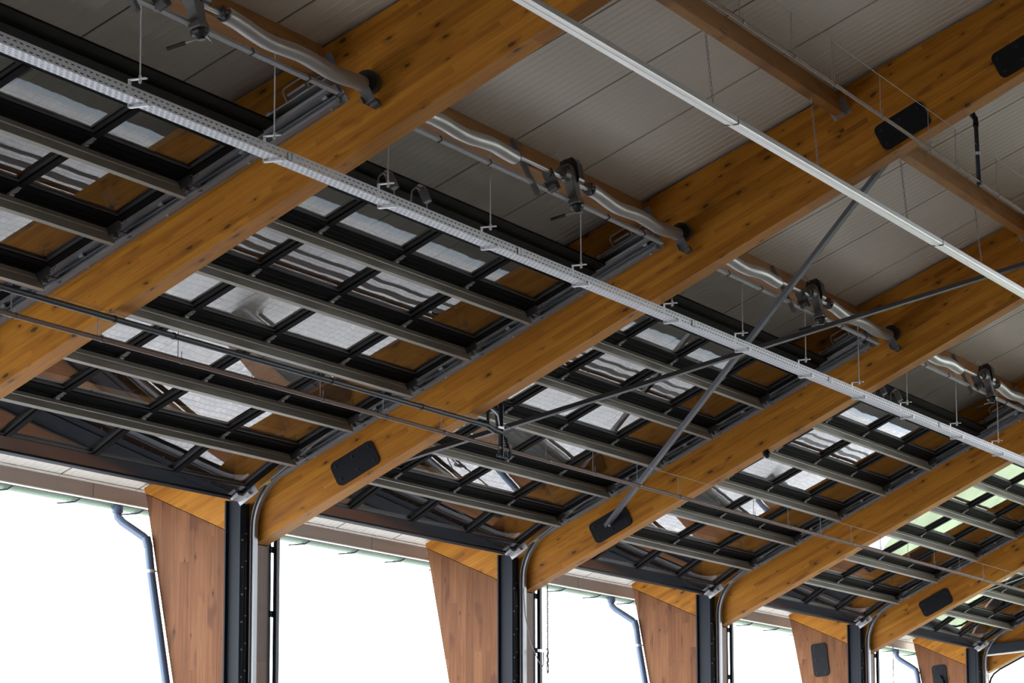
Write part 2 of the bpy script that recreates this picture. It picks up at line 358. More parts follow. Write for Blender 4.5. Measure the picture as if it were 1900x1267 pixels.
# purlins between the rafters
def purlin(name, xa, xb, wt, h, wd, label, group):
    o0 = WP((xa + xb) / 2, wt, roofz(wt)); mw = frame(o0, XV, RO, NO)   # x along the wall
    b = MB(); b.obox(o0, XV, -RO, -NO, (-(xb - xa) / 2, (xb - xa) / 2), (0, wd), (0, h))
    t = obj(name, b, MPUR, mw=mw, bevel=.003); tag(t, label, 'beam', group)
    for sgn in (-1, 1):
        if xa < 10 and sgn < 0: continue
        g = MB(); xe = (xb - xa) / 2 * sgn
        lo, hi = sorted((xe, xe - sgn * .004))
        g.obox(o0, XV, -RO, -NO, (lo, hi), (-.045, wd + .035), (h - .13, h + .006))
        lo, hi = sorted((xe, xe - sgn * .06))
        g.obox(o0, XV, -RO, -NO, (lo, hi), (-.004, wd + .004), (h, h + .005)); g.obox(o0, XV, -RO, -NO, (lo, hi), (-.005, -.001), (h - .1, h + .005))
        part('joist_hanger', g, MGALV, t)
    return t
pl = ['behind the spring shaft at the top left edge', 'behind the first complete spring shaft', 'behind the shaft crossed by the two diagonal braces', 'behind the small shaft at the right edge']
for i in range(0, 4):
    purlin('timber_purlin', 8.0 if i == 0 else X0 + (i - 1) * BAY + .186, X0 + i * BAY - .001, 8.565, .2, .09,
           'brown timber purlin, ' + pl[i], 'lower purlins')
for wp, wn in ((10.09, 'seen through the upper glass'), (11.615, 'seen through the lower glass')):
    for i in range(0, 6):
        purlin('timber_purlin', 8.0 if i == 0 else X0 + (i - 1) * BAY + .186, X0 + i * BAY - .001, wp, .2, .07,
               'brown timber purlin %s of the %s door' % (wn, ['leftmost', 'largest', 'third', 'fourth', 'fifth', 'farthest'][i]), 'purlins above the doors')
purlin('timber_purlin', X0 + .186, X0 + BAY - .001, 7.04, .212, .066, 'upper brown timber purlin ending at a grey hanger on the second rafter', 'upper purlins')
purlin('timber_purlin', X0 + BAY + .186, X0 + 2 * BAY - .001, 7.04, .212, .066, 'upper brown timber purlin at the right edge, above the black vertical pipe', 'upper purlins')

for i in range(0, 6):
    xa = 9.0 if i == 0 else X0 + (i - 1) * BAY + .205; xb_ = X0 + i * BAY - .005
    b = MB(); b.prism([(11.99, 2.712), (12.04, 2.712), (12.04, roofz(12.04) - .004), (11.99, roofz(11.99) - .004)], Vector((0, 0, ZO)), Vector((0, 1, 0)), Vector((0, 0, 1)), XV, xa, xb_)
    tag(obj('wall_header', b, MANTH2), kind='structure')
# ------------------------------------------------------------------ sectional overhead doors
XL, XR, SH, TH, ST = .395, 4.805, .55, .045, .08
MUL = (1.5, 2.6, 3.7)
# section frame in local coordinates: x across, y up the slope, z = normal (0 = lower face)
def section_meshes(kind):
    EX, EY, EZv = Vector((1, 0, 0)), Vector((0, 1, 0)), Vector((0, 0, 1)); O = Vector((0, 0, 0))
    rb_ = .12; rt = .085 if kind != 'top' else .15
    if kind == 'bottom': rb_ = .125
    f = MB()
    # bottom rail with shallow ribs
    prof = [(.002, .0), (.030, .0), (.034, .006), (.040, .006), (.044, 0), (.074, 0), (.078, .005), (.084, .005), (.088, 0), (.12, 0.0), (.12, TH), (.002, TH)]
    if kind != 'bottom': f.prism(prof, O, EY, EZv, EX, XL, XR)
    f.prism([(SH - rt, 0), (SH - .002, 0), (SH - .002, TH), (SH - rt, TH)], O, EY, EZv, EX, XL, XR)
    for xa, xb in ((XL, XL + ST), (XR - ST, XR)): f.box((xa, rb_, 0.0), (xb, SH - rt, TH))
    for xm in MUL: f.box((xm - .034, rb_, -.004), (xm + .034, SH - rt, TH))
    # glazing beads
    g = MB(); xs = [XL + ST] + [v for xm in MUL for v in (xm - .034, xm + .034)] + [XR - ST]; panes = []
    for k in range(4):
        a, c = xs[2 * k], xs[2 * k + 1]; y0, y1 = rb_, SH - rt; w_ = .012
        g.box((a, y0, .010), (c, y0 + w_, .026)); g.box((a, y1 - w_, .010), (c, y1, .026))
        g.box((a, y0 + w_, .010), (a + w_, y1 - w_, .026)); g.box((c - w_, y0 + w_, .010), (c, y1 - w_, .026))
        p = MB(); cx, cy = (a + c) / 2, (y0 + y1) / 2
        p.box((a - cx, y0 - cy, -.003), (c - cx, y1 - cy, .003)); panes.append((p.mesh('glass_pane', MGLASS), T(Vector((cx, cy, .030)))))
    frame_me = f.mesh('door_section', MANTH); bead_me = g.mesh('glazing_bead', MANTH2)
    # stiffener rail: hat profile under the top edge of the section
    s = MB()
    if kind != 'top':
        prof = [(.552, .002), (.556, .0), (.556, -.034), (.549, -.041), (.549, -.052), (.556, -.059), (.556, -.105), (.530, -.105), (.530, -.090), (.533, -.090), (.533, -.101), (.552, -.101)]
        s.prism(prof, O, EY, EZv, EX, XL + .01, XR - .015)
    stiff = s.mesh('stiffener_rail', MSTIFF) if kind != 'top' else None
    h = MB()
    h.box((-.02, .012, -.006), (.02, .10, -.001)); h.tube([(-.024, .030, -.010), (.024, .030, -.010)], .009, 8); h.box((-.026, .045, -.009), (.026, .075, -.002))
    for yy in (.02, .09): h.tube([(0, yy, -.012), (0, yy, -.004)], .006, 6)
    hinge = h.mesh('hinge', MGALV)
    r = MB()                                          # roller carrier at the end of the section (right-hand version)
    r.box((-.05, .005, -.055), (-.046, .10, .0)); r.box((-.05, .005, -.006), (.0, .10, -.001)); r.box((-.048, .03, -.075), (.006, .036, -.01))
    r.tube([(-.044, .05, -.035), (.13, .05, -.035)], .0075, 8); r.tube([(.105, .05, -.035), (.127, .05, -.035)], .024, 14)
    for yy in (.02, .085): r.tube([(-.02, yy, -.014), (-.02, yy, -.004)], .007, 6)
    r.tube([(-.03, .09, -.02), (-.055, .12, -.05), (-.05, .15, -.03)], .004, 6)
    roller = r.mesh('roller_carrier', MGALVD)
    return frame_me, bead_me, panes, stiff, hinge, roller
SEC = {k: section_meshes(k) for k in ('bottom', 'mid', 'top')}
_b = MB(); _b.box((XL, 0, 0), (XR, .125, TH)); BRAIL = _b.mesh('bottom_rail', MGLOSS)
JO = [.65 + .55 * k for k in range(5)] + [3.40]        # joints along the slope
dl = ['left of the nearest rafter', 'the largest, left of the second rafter',
      'behind the diagonal braces', 'between the third and fourth rafters', 'between the fourth and fifth rafters', 'last one at the lower right corner']
def build_door():
    i = 1; xb = X0 + (i - 1) * BAY
    t = thing('overhead_door', None, '', 'door', 'sectional overhead doors', mw=T(D(xb, 0, .4)))
    pb0 = D(xb, .09, .33); pj = D(xb, .65, .40); yb = (pj - pb0).normalized(); nb = yb.cross(XV)
    for j in range(6):
        kind = 'bottom' if j == 0 else ('top' if j == 5 else 'mid')
        fm, bm, panes, st, hg, ro = SEC[kind]
        if j == 0: m = frame(pj - yb * SH, XV, yb, nb)
        else: m = frame(D(xb, JO[j - 1], .40), XV, RD, ND)
        s = ppart('door_section', fm, t, m)
        ppart('glazing_bead', bm, s, m)
        if j == 0: ppart('bottom_rail', BRAIL, s, m)['label'] = 'glossy dark bottom rail'
        for pm, tm in panes: ppart('glass_pane', pm, s, m @ tm)
        if st: o = ppart('stiffener_rail', st, s, m); o['label'] = 'warm grey steel rail'
        if j:
            for xm in MUL: o = ppart('hinge', hg, s, m @ T(Vector((xm, 0, 0)))); o['label'] = 'small galvanised hinge'
            ppart('roller_carrier', ro, s, m @ T(Vector((XR, 0, 0))))
            ppart('roller_carrier', ro, s, m @ T(Vector((XL, 0, 0))) @ Matrix.Scale(-1, 4, Vector((1, 0, 0))))
    # top rubber seal and bottom edge seal
    b = MB(); b.obox(D(xb, 0, 0), XV, RD, ND, (XL, XR), (3.40, 3.47), (.385, .47)); b.obox(D(xb, 0, 0), XV, RD, ND, (XL - .02, XR + .02), (3.47, 3.555), (.405, .425))
    part('top_seal', b, MRUB, t)
    b = MB(); b.prism([(-.004, -.012), (-.004, .05), (-.035, .045), (-.048, .02), (-.035, -.008)], pj - yb * SH, yb, nb, XV, XL, XR)
    part('bottom_seal', b, MNAVY, t)
    # bottom corner brackets with cable
    for sg, xe in ((1, XR), (-1, XL)):
        b = MB(); O = pj - yb * SH
        b.obox(O, XV, yb, nb, tuple(sorted((xe - sg * .10, xe + sg * .03))), (-.02, .05), (-.030, -.004))
        b.obox(O, XV, yb, nb, tuple(sorted((xe + sg * .02, xe + sg * .028))), (-.03, .16), (-.06, .02))
        b.tube([O + XV * (xe + sg * .045) + yb * .02 - nb * .02, O + XV * (xe + sg * .07) + yb * .02 - nb * .02], .02, 12)
        b.obox(O, XV, yb, nb, tuple(sorted((xe - sg * .02, xe + sg * .045))), (.05, .10), (-.045, -.02))
        part('corner_bracket', b, MGALV2, t)
        c = MB(); p0 = O + XV * (xe + sg * .05) - nb * .03
        c.tube([p0, p0 + yb * .10 - nb * .012, p0 + yb * .13, p0 + yb * 1.5 + nb * .012], .0035, 6)
        part('lift_cable', c, MGALV2, t)
        y = MB(); y.obox(p0 + yb * .23, XV, yb, nb, (-.012, .012), (0, .05), (-.014, -.01)); part('warning_tag', y, MYEL, t, label='small yellow tag')
    return t
d1 = build_door()
doors = {1: d1}
for i in (0, 2, 3, 4, 5): doors[i] = copy_tree(d1, T(Vector((BAY * (i - 1), 0, 0))))
for i, o in doors.items(): tag(o, 'raised sectional door of dark frames and glass, ' + dl[i], 'door', 'sectional overhead doors')

# junction boxes on two of the doors
for i in (1, 3):
    for k, xr in enumerate((1.31, 1.78)):
        xb = X0 + (i - 1) * BAY; o0 = D(xb + xr, 3.52, .40)
        t = thing('junction_box', o0, ('left' if k == 0 else 'right') + ' one of two grey junction boxes on top of the ' + ('largest' if i == 1 else 'fourth') + ' door', 'junction box', 'junction boxes on the doors')
        b = MB(); b.obox(o0, XV, RD, ND, (-.028, .028), (.0, .045), (-.11, .005)); part('box', b, MGALVD, t, bevel=.003)
        b = MB(); b.tube([o0 + XV * -.028 + RD * .02 - ND * .02, o0 + XV * -.08 + RD * .02 - ND * .01, o0 + XV * -.13 - ND * .04, o0 + XV * -.14 - RD * .03 - ND * .10], .006, 8)
        part('cable', b, MCABLE, t); b = MB(); b.tube([o0 + XV * .028 + RD * .02 - ND * .05, o0 + XV * .05 - ND * .08, o0 + XV * .045 - RD * .02 - ND * .14], .005, 8); part('cable', b, MCABLE, t)
        b = MB(); b.obox(o0, XV, RD, ND, (-.075, -.025), (.03, .045), (-.01, .0)); part('bracket', b, MGALV2, t)

# ------------------------------------------------------------------ guide rails (tracks)
def build_rail(side):
    """side=+1: right end of the bay, against the -X face of rafter i; drawn for bay 1"""
    xb = X0 + (BAY if side > 0 else .186); sg = -side
    def xr(a_, c_): return tuple(sorted((xb + sg * a_, xb + sg * c_)))
    t = thing('guide_rail', None, '', 'door track', None, mw=T(WP(xb, 11.95, -ZO)))
    zt = 2.64; O = Vector((0, 0, 0)); UP = Vector((0, 0, 1)); WV = Vector((0, 1, 0))
    b = MB(); a0, a1 = xr(0, .012); b.box((a0, 11.92, 0), (a1, 12.045, zt + .03 + ZO)); a0, a1 = xr(.012, .05); b.box((a0, 12.033, 0), (a1, 12.045, zt + .03 + ZO))
    part('mounting_angle', b, MNAVY, t)
    if side > 0:
     b = MB(); x_, y_ = xr(.012, .075); b.box((x_, 11.905, 0), (y_, 11.925, zt + ZO)); x_, y_ = xr(.012, .02); b.box((x_, 11.85, 0), (y_, 11.905, zt + ZO))
     x_, y_ = xr(.012, .075); b.box((x_, 11.885, 0), (y_, 11.892, zt + ZO)); part('inner_channel', b, MNAVY, t)
    # outer vertical track with rolled edge
     b = MB(); x_, y_ = xr(.055, .165); b.box((x_, 11.868, 0), (y_, 11.874, zt + ZO)); 
     b.tube([(xb + sg * .075, 11.855, 0), (xb + sg * .075, 11.855, zt + ZO - .02)], .019, 12)
     x_, y_ = xr(.10, .165); b.box((x_, 11.84, 0), (y_, 11.87, zt + ZO))
     part('outer_channel', b, MNAVY, t)
     zz = 2.3
     while zz < zt + ZO - .1:
        b = MB(); b.tube([(xb + sg * .135, 11.842, zz), (xb + sg * .135, 11.83, zz)], .007, 8); part('bolt', b, MGALV2, t)
        b = MB(); b.tube([(xb + sg * .085, 11.836, zz + .05), (xb + sg * .085, 11.826, zz + .05)], .005, 8); part('bolt', b, MGALV2, t); zz += .21
    if side < 0:                                        # stand-off rail bridged every metre
        b = MB(); x_, y_ = xr(.0, .070); b.box((x_, 11.80, 0), (y_, 11.83, 2.36 + ZO))
        part('slotted_jamb', b, MNAVY, t)
        for zz in (2.05, 2.78, 3.28): b = MB(); x_, y_ = xr(.05, .125); b.box((x_, 11.79, zz), (y_, 11.80, zz + .05)); part('bridge_plate', b, MNAVY, t)
    # curved rolled track: vertical, bend, slope
    wv = 11.78; n0 = .372
    s_i = (EW - wv + n0 * math.sin(aD)) / math.cos(aD); corner = WP(0, wv, EZ + s_i * math.sin(aD) + n0 * math.cos(aD))
    th = math.pi / 2 - aD; Rr = .50; Lt = Rr * math.tan(th / 2)
    p0 = corner - UP * Lt; cen = p0 + Vector((0, -Rr, 0)); pts = [Vector((0, wv, 0)), p0 - UP * .02]; nr = [Vector((0, -1, 0))] * 2
    for k in range(1, 17):
        a_ = th * k / 16; d_ = Vector((0, math.cos(a_), math.sin(a_))); pts.append(cen + d_ * Rr); nr.append(-d_)
    pend = D(0, 3.93, n0); pts.append(pend); nr.append(-ND)
    xc = xb + sg * (.066 if side > 0 else .122); P = [Vector((xc, p.y, p.z)) for p in pts]
    # C profile: a across (x), b inward normal
    prof = [(-.027, .026), (.027, .026), (.033, .020), (.033, -.020), (.027, -.026), (-.004, -.026), (-.004, -.020), (.024, -.020), (.027, -.016), (.027, .016), (.024, .020), (-.020, .020), (-.020, .012), (-.027, .012)]
    prof = [(a_ * -sg * (1 if side > 0 else .9), b_ * (1 if side > 0 else .6)) for a_, b_ in prof]
    b = MB(); b.sweep(P, prof, XV, lambda k: nr[k]); part('rolled_track', b, MTRACK if side > 0 else MNAVY, t)
    # upper track for the top rollers, straight along the slope, and its mounting angle
    b = MB(); O2 = D(0, 0, 0); 
    x_, y_ = xr(.035, .165); b.obox(O2, XV, RD, ND, (x_, y_), (.42, 3.95), (.425, .430)); b.obox(O2, XV, RD, ND, (x_, y_), (.42, 3.95), (.475, .48))
    for h_ in (.118, .145): x_, y_ = xr(h_, h_ + .012); b.obox(O2, XV, RD, ND, (x_, y_), (.42, 3.95), (.416, .426))
    x_, y_ = xr(.035, .041); b.obox(O2, XV, RD, ND, (x_, y_), (.42, 3.95), (.43, .475)); x_, y_ = xr(.09, .105); b.obox(O2, XV, RD, ND, (x_, y_), (.42, 3.95), (.418, .426))
    part('upper_track', b, MGALV, t)
    b = MB(); x_, y_ = xr(0, .006); b.obox(O2, XV, RD, ND, (x_, y_), (.45, 3.97), (.352, .50)); x_, y_ = xr(.0, .034); b.obox(O2, XV, RD, ND, (x_, y_), (.45, 3.97), (.398, .404))
    part('mounting_strip', b, MGALV, t)
    ss = .75
    while ss < 3.9:
        b = MB(); x_, y_ = xr(.004, .09); b.obox(O2, XV, RD, ND, (x_, y_), (ss, ss + .03), (.404, .418)); x_, y_ = xr(.045, .055)
        b.tube([D(xb + sg * .05, ss + .015, .346), D(xb + sg * .05, ss + .015, .336)], .007, 8); b.tube([D(xb + sg * .095, ss + .03, .42), D(xb + sg * .095, ss + .03, .408)], .006, 8); ss += .62; part('track_bracket', b, MGALV2, t)
    # buffer: rod with a rectangular loop, above the end of the track
    if side > 0:
        b = MB(); q = D(xb - .085, 0, .52)
        b.tube([q + RD * 3.50, q + RD * 3.80], .007, 8); b.tube([q + RD * 3.49, q + RD * 3.52], .016, 10)
        lp = [q + RD * 3.64, q + RD * 3.64 + ND * .075, q + RD * 3.66 + ND * .09, q + RD * 3.79 + ND * .09, q + RD * 3.81 + ND * .075, q + RD * 3.81]
        b.tube(lp, .006, 8); b.obox(q, XV, RD, ND, (-.005, .06), (3.66, 3.79), (.03, .045)); b.obox(q, XV, RD, ND, (.05, .079), (3.55, 3.85), (-.06, .03))
        part('buffer', b, MGALV2, t)
    return t
rr = build_rail(1); lr = build_rail(-1)
rl = ['left of the nearest rafter', 'between the leftmost column and the second rafter', 'between the second column and the third rafter', 'between the third column and the fourth rafter', 'between the fourth column and the fifth rafter', 'between the rightmost column and the last rafter']
for i in (1, 0, 2, 3, 4, 5):
    r_ = rr if i == 1 else copy_tree(rr, T(Vector((BAY * (i - 1), 0, 0))))
    tag(r_, 'guide rail with a curved galvanised track, ' + rl[i], 'door track', 'guide rails on the near faces')
for i in (2, 3, 4, 5):
    r_ = lr if i == 2 else copy_tree(lr, T(Vector((BAY * (i - 2), 0, 0))))
    if i == 2:
        pass
# the far-side rails were drawn for the near end of bay 1; move the template on to bay 2 and relabel
fl = {2: 'leftmost', 3: 'second', 4: 'third', 5: 'fourth'}
for r_ in [o for o in list(REG) if o is not None and o.name.startswith('guide_rail') and o.parent is None]:
    if 'label' not in r_ or not r_['label']:
        xi = round((REG[r_].translation.x - .186 - X0) / BAY) + 2
        place(r_, T(Vector((BAY, 0, 0))) @ REG[r_])
        tag(r_, 'dark slotted guide rail on the far side of the %s column' % fl[xi], 'door track', 'guide rails on the far faces')

# ------------------------------------------------------------------ spring shafts with motors
SW, SZ = 8.22, 4.43
def build_shaft():
    xb = X0; o0 = WP(xb + 2.6, SW, SZ)
    t = thing('spring_shaft', o0, '', 'door drive', 'spring shafts over the doors')
    P = lambda x, dw=0, dz=0: WP(xb + x, SW + dw, SZ + dz)
    b = MB(); b.tube([P(.25, 0, .02), P(4.92, 0, .02)], .0125, 12); part('shaft', b, MGALV2, t)
    # strut running below the shaft
    b = MB(); b.obox(P(0, .0, -.112), XV, RD, ND, (.21, 4.56), (-.013, .013), (-.012, .012)); part('strut_rail', b, MGALV, t)
    for a_, e_ in ((.42, 2.02), (3.25, 4.88)):
        b = MB(); pts = []; rad = []; n = 120
        for k in range(n + 1):
            u = k / n; x = a_ + (e_ - a_) * u
            sag = -.014 * math.sin(math.pi * u) + .009 * math.sin(4.2 * math.pi * u + .9) * (1 if a_ > 3 else -1)
            if a_ > 3: sag += -.012 + .02 * (1 - u)
            pts.append(P(x, .006 * math.sin(7 * u), .012 + sag)); rad.append(.0455 + .0012 * abs(math.sin(k * 1.05)) + .0006 * math.sin(u * 45))
        b.tube(pts, rad, 20); part('spring_sleeve', b, MDUCT, t, label='wavy silver tubular sleeve')
        e = MB(); xa = 3.25 if a_ > 3 else 2.02; pe = pts[0] if a_ > 3 else pts[-1]; sgn = -1 if a_ > 3 else 1
        e.tube([pe, pe + XV * sgn * .012], .047, 20)
        if a_ > 3:
            e.tube([pe + XV * -.012, pe + XV * -.055], .03, 14)
            for k in range(6):
                an = k * math.pi / 3; d_ = Vector((0, math.cos(an), math.sin(an))) * .034; e.tube([pe + d_ + XV * -.045, pe + d_ + XV * .0], .008, 8)
        part('spring_cone', e, MMOTOR, t)
        if a_ > 3:
            e = MB(); e.tube([pe + XV * -.04 + Vector((0, -.03, .02)), pe + XV * -.01 + Vector((0, -.03, .02))], .009, 8); part('set_screw', e, MRED, t)
    # cable drums
    for xd in (4.90, .22):
        b = MB(); b.tube([P(xd, 0, .035), P(xd + .025, 0, .035)], .062, 28); b.tube([P(xd + .02, 0, .035), P(xd + .05, 0, .035)], .069, 28); part('cable_drum', b, MPLAST, t)
        b = MB(); b.tube([P(xd + .05, 0, .035), P(xd + .085, 0, .035)], .072, 28); part('drum_flange', b, MMOTOR, t)
    # end bearing plates
    for xd, sg in ((4.87, 1), (.30, -1)):
        b = MB(); q = P(xd, 0, 0); b.obox(q, XV, RD, ND, (0, .006), (-.035, .035), (-.12, .0)); b.obox(q, XV, RD, ND, (-.03, .09), (-.036, -.031), (-.115, -.07))
        b.obox(q, XV, RD, ND, (.03, .09), (-.02, .03), (-.14, -.10)); part('bearing_plate', b, MGALVD, t)
    # strut post fixed to the purlin, centre bracket
    q = P(2.30, 0, 0); b = MB()
    for dx in (-.02, .016): b.obox(q, XV, RD, ND, (dx, dx + .004), (-.065, -.035), (-.19, .24))
    b.obox(q, XV, RD, ND, (-.02, .02), (-.039, -.035), (-.19, .24)); b.obox(q, XV, RD, ND, (-.02, .02), (-.12, -.035), (.2, .204)); part('strut_post', b, MGALVD, t)
    q = P(2.56, 0, 0); b = MB(); b.obox(q, XV, RD, ND, (0, .005), (-.045, .035), (-.13, .03)); b.obox(q, XV, RD, ND, (-.04, .0), (-.045, -.041), (-.12, -.05)); b.tube([q + XV * -.02, q + XV * .03], .024, 16)
    b.obox(q, XV, RD, ND, (-.06, -.03), (-.03, .02), (-.135, -.10)); part('centre_bracket', b, MGALVD, t)
    # motor: gear body leaning square to the roof, black cap, black end, crank handle
    q = P(2.86, .0, .045); UPM = Vector((0, .21, .978)); RM = Vector((0, -.978, .21))
    mo = MB()
    def loft(sec):
        rings = []
        for h, x0_, x1_, r0_, r1_ in sec: rings.append([q + XV * x0_ + RM * r0_ + UPM * h, q + XV * x1_ + RM * r0_ + UPM * h, q + XV * x1_ + RM * r1_ + UPM * h, q + XV * x0_ + RM * r1_ + UPM * h])
        vs = [p for r in rings for p in r]; fs = [(4 * i + k, 4 * i + (k + 1) % 4, 4 * i + 4 + (k + 1) % 4, 4 * i + 4 + k) for i in range(len(rings) - 1) for k in range(4)]
        mo.add(vs, fs + [(3, 2, 1, 0), tuple(range(len(vs) - 4, len(vs)))])
    loft([(.085, .0, .08, -.02, .02), (.07, -.015, .085, -.038, .038), (.0, -.02, .09, -.045, .045), (-.035, .0, .10, -.040, .040), (-.075, .01, .105, -.034, .034), (-.14, .02, .105, -.032, .032), (-.185, .01, .12, -.042, .042), (-.195, .01, .12, -.042, .042)])
    mo.tube([q + XV * -.10, q + XV * -.02], .045, 18); mo.tube([q + XV * -.14, q + XV * -.09], .028, 14)
    mt = part('drive_motor', mo, MMOTOR, t, bevel=.006)
    c = MB(); c.prism([(-.050, -.045), (.050, -.045), (.062, -.02), (.066, .09), (.045, .135), (-.045, .135), (-.066, .09), (-.062, -.02)], q, RM, UPM, XV, .060, .150); part('motor_cap', c, MPLAST, mt, bevel=.012)
    c = MB(); pts = [q + XV * .065 - UPM * h for h in (.192, .208, .222, .238)]; c.tube(pts, [.050, .054, .047, .026], 9, smooth=False); c.tube([q + XV * .07 - UPM * .22, q + XV * .07 - UPM * .25], .02, 14); part('motor_end_cap', c, MPLAST, mt)
    hd = (Vector((-.25, 1, -.28))).normalized(); h0 = q + XV * .06 - UPM * .242
    c = MB(); c.tube([h0 + XV * .03, h0, h0 + hd * .09], .005, 8); ha = part('crank_handle', c, MGALV2, mt)
    c = MB(); c.tube([h0 + hd * .085, h0 + hd * .19], .0115, 10); part('handle_grip', c, MPLAST, mt)
    c = MB()
    for k in range(4):
        off = XV * (.155 + .010 * k) - RM * (.05 + .008 * k)
        c.tube([q + off + UPM * .0, q + off + XV * .035 - UPM * .04 - RM * .02, q + off + XV * .02 - UPM * .09, q + off + XV * .05 - UPM * .15, q + off + XV * (.10 + .02 * k) - UPM * .17], .005, 6)
    c.tube([q + XV * -.03 + UPM * .1, q + XV * -.1 + UPM * .15, q + XV * -.22 + UPM * .11], .004, 6); part('motor_cable', c, MCABLE, mt)
    for xx in (.9, 1.62, 3.55, 4.2): b = MB(); b.obox(P(xx, 0, -.112), XV, RD, ND, (0, .008), (-.018, .018), (-.017, .017)); part('cable_tie', b, MPLAST, t)
    return t
sh1 = build_shaft(); sl = ['cut off by the top left edge of the picture', 'the complete one left of the second rafter', 'crossed by the two diagonal braces', 'small, at the right edge of the picture']
shafts = {1: sh1}
for i in (0, 2, 3): shafts[i] = copy_tree(sh1, T(Vector((BAY * (i - 1), 0, 0))))
for i, o in shafts.items(): tag(o, 'silver sleeved spring shaft with motor, ' + sl[i], 'door drive', 'spring shafts over the doors')

# ------------------------------------------------------------------ black steel plates
def plate(c, ex, ey, nrm, lx, ly, label, group=None, bolts=6, gusset=False):
    t = thing('steel_plate', c, label, 'steel plate', group)
    b = MB(); pts = []; r = .042
    for (cx, cy, a0) in ((lx / 2 - r, ly / 2 - r, 0), (-lx / 2 + r, ly / 2 - r, 90), (-lx / 2 + r, -ly / 2 + r, 180), (lx / 2 - r, -ly / 2 + r, 270)):
        for k in range(6): a_ = math.radians(a0 + 18 * k); pts.append((cx + r * math.cos(a_), cy + r * math.sin(a_)))
    b.prism(pts, c, ex, ey, nrm, 0.001, .014); part('plate', b, MBLACK, t, bevel=.002)
    for sx in (-1, 0, 1):
        for sy in (-1, 1):
            q = c + ex * (sx * (lx / 2 - .045)) + ey * (sy * (ly / 2 - .045)) + nrm * .013
            g = MB(); g.tube([q, q + nrm * .004], .013, 12); g.tube([q + nrm * .004, q + nrm * .012], .008, 6, smooth=False); part('bolt', g, MNAVY, t)
    if gusset:
        g = MB(); g.prism([(-.06, -.10), (.06, -.10), (.05, .03), (.015, .11), (-.015, .11), (-.05, .03)], c - ex * .05, ey, ex, nrm, .014, .06); part('gusset', g, MBLACK, t, bevel=.004)
    return t
NX = -XV
def bplate(i, s, face, label, gusset=False):
    x = X0 + i * BAY + (0 if face < 0 else .185); plate(Bm(x, s, .13), RB, NB, XV * face, .40, .20, label, 'black plates on the rafters', gusset=gusset)
bplate(1, 1.03, -1, 'black six-bolt steel plate low on the second rafter, without a brace')
bplate(2, 1.03, -1, 'black six-bolt steel plate low on the third rafter where the brace ends')
bplate(4, 1.02, -1, 'black six-bolt steel plate low on the fifth rafter')
bplate(1, 5.95, -1, 'large black steel plate high on the second rafter, below the thin brown pipe')
bplate(1, 6.93, -1, 'large black steel plate at the top right corner of the picture')
bplate(1, 5.95, 1, 'black steel plate on the far face of the second rafter, by the steep brace')
for i in (4, 5):
    plate(WP(X0 + i * BAY, EW + .625 - (.012 if i == 4 else -.005), EZ - .072), (Vector((0, .11, 1))).normalized(), (Vector((0, 1, -.11))).normalized(), NX, .40, .20,
          'upright black plate on the %s column, %s' % ('fourth' if i == 4 else 'rightmost', 'plain with six bolts' if i == 4 else 'with a pointed gusset'), 'black plates on the columns', gusset=(i == 5))

# ------------------------------------------------------------------ diagonal braces (steel angles)
def brace(p, q, label):
    d = (q - p).normalized(); side = d.cross(ND).normalized(); up = side.cross(d).normalized()
    b = MB(); L = (q - p).length; b.obox(p, d, side, up, (0, L), (-.024, .024), (-.004, .0)); b.obox(p, d, side, up, (0, L), (.019, .024), (0, .03)); b.obox(p, d, side, up, (0, L), (-.024, -.019), (0, .03))
    t = obj('diagonal_brace', b, MNAVY if False else MBR, loc=p); tag(t, label, 'brace', 'diagonal wind braces')
    c = MB(); c.tube([p + d * .05 - up * .02, p + d * .05 + up * .02], .012, 8); part('bolt', c, MGALV, t); c = MB(); c.tube([q - d * .08 - up * .02, q - d * .08 + up * .02], .012, 8); part('bolt', c, MGALV, t)
    return t
MBR = mat('brace_steel', (.085, .088, .105), .42, .3)
brace(Bm(X0 + 2 * BAY - .03, 1.00, .12), Bm(X0 + BAY + .23, 5.95, .14), 'steep grey diagonal brace rising from the plate on the third rafter')
brace(Bm(X0 + BAY + .23, 1.03, .09), Bm(X0 + 2 * BAY - .03, 5.95, .11), 'long shallow grey steel diagonal brace crossing to the right edge')
brace(Bm(X0 + 4 * BAY + .23, 1.03, .09), Bm(X0 + 5 * BAY - .03, 5.95, .11), 'grey steel diagonal brace in the last bay at the right edge')
brace(Bm(X0 + 5 * BAY - .03, 1.03, .09), Bm(X0 + 4 * BAY + .23, 5.95, .11), 'grey steel diagonal brace in the last bay, rising toward the fifth rafter')

